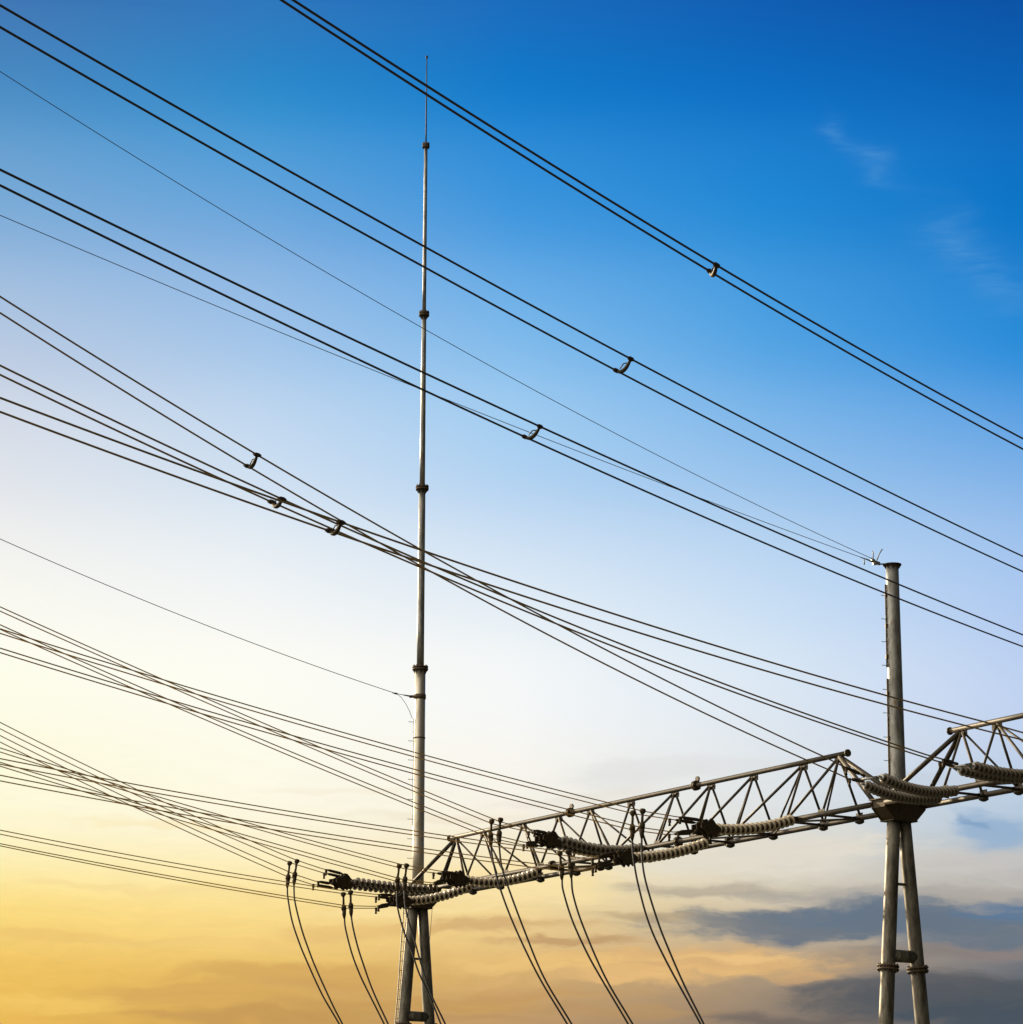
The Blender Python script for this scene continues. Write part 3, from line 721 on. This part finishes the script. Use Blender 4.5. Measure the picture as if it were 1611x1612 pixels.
# ------------------------------------------------------------------ earth wires
def earth(label, pts, P0, az, r, tail, ext0=26):
    Wp = wirefit(pts, P0, az, 2, ext0, 0)
    T = thing('earth_wire', label, 'earth wire', Wp[len(Wp) // 2], 'thin overhead earth wires')
    full = Wp + [np.array(q) for q in tail]
    mb = MB(); mb.tube(full, r, 6); child(mb, 'wire', M_GWIRE, T)
    return T, Wp
topR = np.array([PR[0], PR[1], zt])
E1 = topR + np.array([-0.62, -0.25, 0.10])
T, w = earth('faint thin wire from upper left edge to the top of the right pole', [(0,110),(236,261),(500,423),(665,518),(900,647.3),(1165,774),(1340,861),(1372,879)], at(1378, 881, 91.7), A2, 0.0095, [E1, topR + np.array([-0.42, -0.12, 0.02])])
mb = MB(); mb.tube([w[-1], E1], [0.022, 0.03], 8); mb.lathe(E1, (1, 0.3, 0), [(-0.05, 0.05), (0.05, 0.05)], 10)
mb.tube([E1 + ZU * -0.05, E1 + np.array([0.02, 0, 0.22]), E1 + np.array([-0.02, 0, 0.30])], 0.018, 6)
mb.tube([E1 + np.array([0.12, 0, 0]), E1 + np.array([0.20, 0, 0.20]), E1 + np.array([0.30, 0, 0.36])], 0.020, 6)
mb.tube([E1, E1 + np.array([0.22, 0.1, -0.06])], 0.032, 8); child(mb, 'strain_clamp', M_BRT, T)
T, w = earth('thin wire just under the third twin lines, meeting the right pole top', [(0,338),(200,424),(400,505.5),(633,602),(900,704),(1010,750),(1165,807.5),(1366,881)], at(1366, 882, 91.5), A2, 0.0095, [E1 + np.array([0.0, -0.02, -0.08]), topR + np.array([-0.42, -0.18, -0.01])])
mb = MB(); q = w[-1]; mb.tube([q + np.array([-0.25, -0.1, 0.06]), q, E1 + np.array([0.05, -0.02, -0.08])], [0.014, 0.024, 0.03], 8)
mb.tube([q + np.array([-0.1, 0, 0]), q + np.array([-0.1, 0, -0.16])], 0.02, 6)
mb.lathe(E1 + np.array([0.05, -0.02, -0.10]), (1, 0.3, 0), [(-0.06, 0.055), (0.06, 0.055)], 10)
mb.tube([E1 + np.array([0.06, -0.02, -0.1]), topR + np.array([-0.40, -0.1, 0.0])], 0.03, 8); child(mb, 'strain_clamp', M_BRT, T)
Pm = np.array([PL[0] - 0.36, PL[1] - 0.1, zpy(PL, 1097)])
T, w = earth('faint thin wire from the left edge to the clamp band on the mast', [(0,848.5),(200,934),(400,1013.2),(520,1057),(624,1092)], at(624, 1092, PL[1] - 0.7), A2, 0.013, [Pm])
q = w[-1]; mb = MB(); mb.tube([q - (Pm - q) * 0.25, q, q + (Pm - q) * 0.1], [0.015, 0.04, 0.02], 8); mb.tube([q + (Pm - q) * 0.5, Pm], [0.02, 0.035], 8); child(mb, 'strain_clamp', M_FIT, T)
mb = MB(); mb.tube([at(625, 1092.5, q[1]), at(632, 1098, q[1] + .1), at(639, 1108, q[1] + .25), at(645, 1120, q[1] + .4), at(649.2, 1131, PL[1] - 0.05)], 0.010, 6); child(mb, 'jumper_tail', M_GWIRE, T)

# ------------------------------------------------------------------ dropper cables
def catmull(P, m=8):
    P = [2 * P[0] - P[1]] + P + [2 * P[-1] - P[-2]]; out = []
    for i in range(1, len(P) - 2):
        for k in range(m):
            u = k / m; a, b, c, d = P[i - 1], P[i], P[i + 1], P[i + 2]
            out.append(0.5 * ((2 * b) + (-a + c) * u + (2 * a - 5 * b + 4 * c - d) * u * u + (-a + 3 * b - 3 * c + d) * u ** 3))
    out.append(P[-2]); return out
def dropper(bk, side, top, low, pts, label):
    wire = BUN[bk][side]; P0 = near_px(wire, top[0])
    azd = R(60)
    tp = inplane(top[0], top[1], P0, azd)[0]; lw = inplane(low[0], low[1], P0, azd)[0]
    cab = [inplane(x, y, P0, azd)[0] for x, y in pts]
    v = cab[-1] - cab[-2]; v = v / np.linalg.norm(v)
    k = (cab[-1][2] - 6.0) / -v[2]
    cab.append(cab[-1] + v * k * 0.55 + ZU * -0.05); cab.append(cab[-1] + (v + ZU * -0.5) * k * 0.3)
    T = thing('dropper_cable', label, 'cable', tp, 'dropper cables hanging from the lines')
    curve = catmull([lw] + cab)
    mb = MB(); mb.tube(curve, 0.030, 8); child(mb, 'cable', M_WIRE, T)
    mb = MB(); ax = tp - lw; L = np.linalg.norm(ax); ax = ax / L
    mb.tube([lw, tp], 0.042, 10)
    mb.lathe(tp, ax, [(-0.09, 0.045), (-0.05, 0.075), (-0.02, 0.095), (0.05, 0.095), (0.075, 0.05)], 12)
    child(mb, 'tee_clamp', M_FIT, T)
    mb = MB(); mb.tube([lw + ax * 0.12, lw + ax * 0.07, lw - ax * 0.06], [0.055, 0.092, 0.09], 12)
    dn = curve[3] - curve[0]; dn = dn / np.linalg.norm(dn)
    mb.tube([lw - ax * 0.06, lw + dn * 0.22, lw + dn * 0.36], [0.085, 0.07, 0.035], 12); child(mb, 'clamp_sleeve', M_FIT, T)
G = [
 ('R5', 1, (456,1359), (453.5,1382), [(452.5,1398),(453.4,1414),(459.6,1448.6),(470,1481),(482,1510.7),(506.8,1565),(534,1612)], 'left cable of the dropper pair nearest the left edge'),
 ('R5', 0, (467.5,1356), (464,1378), [(463,1396),(464.5,1420),(474.5,1461),(486,1495),(499,1528),(524,1582.7),(539,1612)], 'right cable of the dropper pair nearest the left edge'),
 ('D1', 1, (540.5,1408), (541.3,1430), [(542.5,1448),(544.5,1464),(554,1500.8),(566,1533),(578.8,1560),(604.8,1612)], 'left cable of the second dropper pair, left of the mast foot'),
 ('D1', 0, (552,1405), (552.3,1427), [(553.5,1445),(556.5,1463),(564,1493),(573.8,1523),(584,1552),(596,1580),(611,1612)], 'right cable of the second dropper pair, left of the mast foot'),
 ('R3', 1, (628.5,1363.5), (625.8,1386), [(625.2,1405),(625.5,1423),(629,1442),(638,1472),(649,1499),(659,1530),(676.5,1568),(694,1612)], 'left cable of the dropper pair crossing the legs of the left column'),
 ('R3', 0, (640,1363), (637.5,1385.5), [(637,1405),(638.5,1427.5),(644,1452),(652,1478),(663.6,1519.5),(679,1565.6),(701,1612)], 'right cable of the dropper pair crossing the legs of the left column'),
 ('Q2', 1, (774,1293.5), (772.5,1316), [(773.5,1335),(778,1363.5),(789,1403),(811,1460),(848.6,1538),(893,1612)], 'left cable of the dropper pair under the left part of the long beam'),
 ('Q2', 0, (788,1291), (786,1313.5), [(786.5,1335),(790,1363.5),(799,1393),(823.8,1460),(856,1538),(900,1612)], 'right cable of the dropper pair under the left part of the long beam'),
 ('R1', 1, (881.5,1343.5), (884,1367), [(885,1385),(887,1403),(900.8,1448),(923,1497.5),(945.5,1538.5),(989,1612)], 'left cable of the dropper pair under the middle of the long beam'),
 ('R1', 0, (894.5,1341), (898.5,1364), [(900,1384),(903,1410.6),(918,1457.8),(953,1538.5),(996,1612)], 'right cable of the dropper pair under the middle of the long beam'),
 ('Q1', 1, (996.4,1280), (995.6,1304), [(995.8,1325),(997.6,1351),(1005,1393),(1022.4,1455),(1050,1515),(1103,1612)], 'left cable of the rightmost dropper pair'),
 ('Q1', 0, (1012,1277), (1011,1301), [(1010.5,1325),(1011.5,1356),(1017.5,1390.8),(1034.9,1448),(1050,1487.6),(1077,1550),(1108,1612)], 'right cable of the rightmost dropper pair'),
]
for a in G: dropper(*a)

for o in bpy.data.objects:
    if '_w' in o: del o['_w']
S.cycles.max_bounces = 6
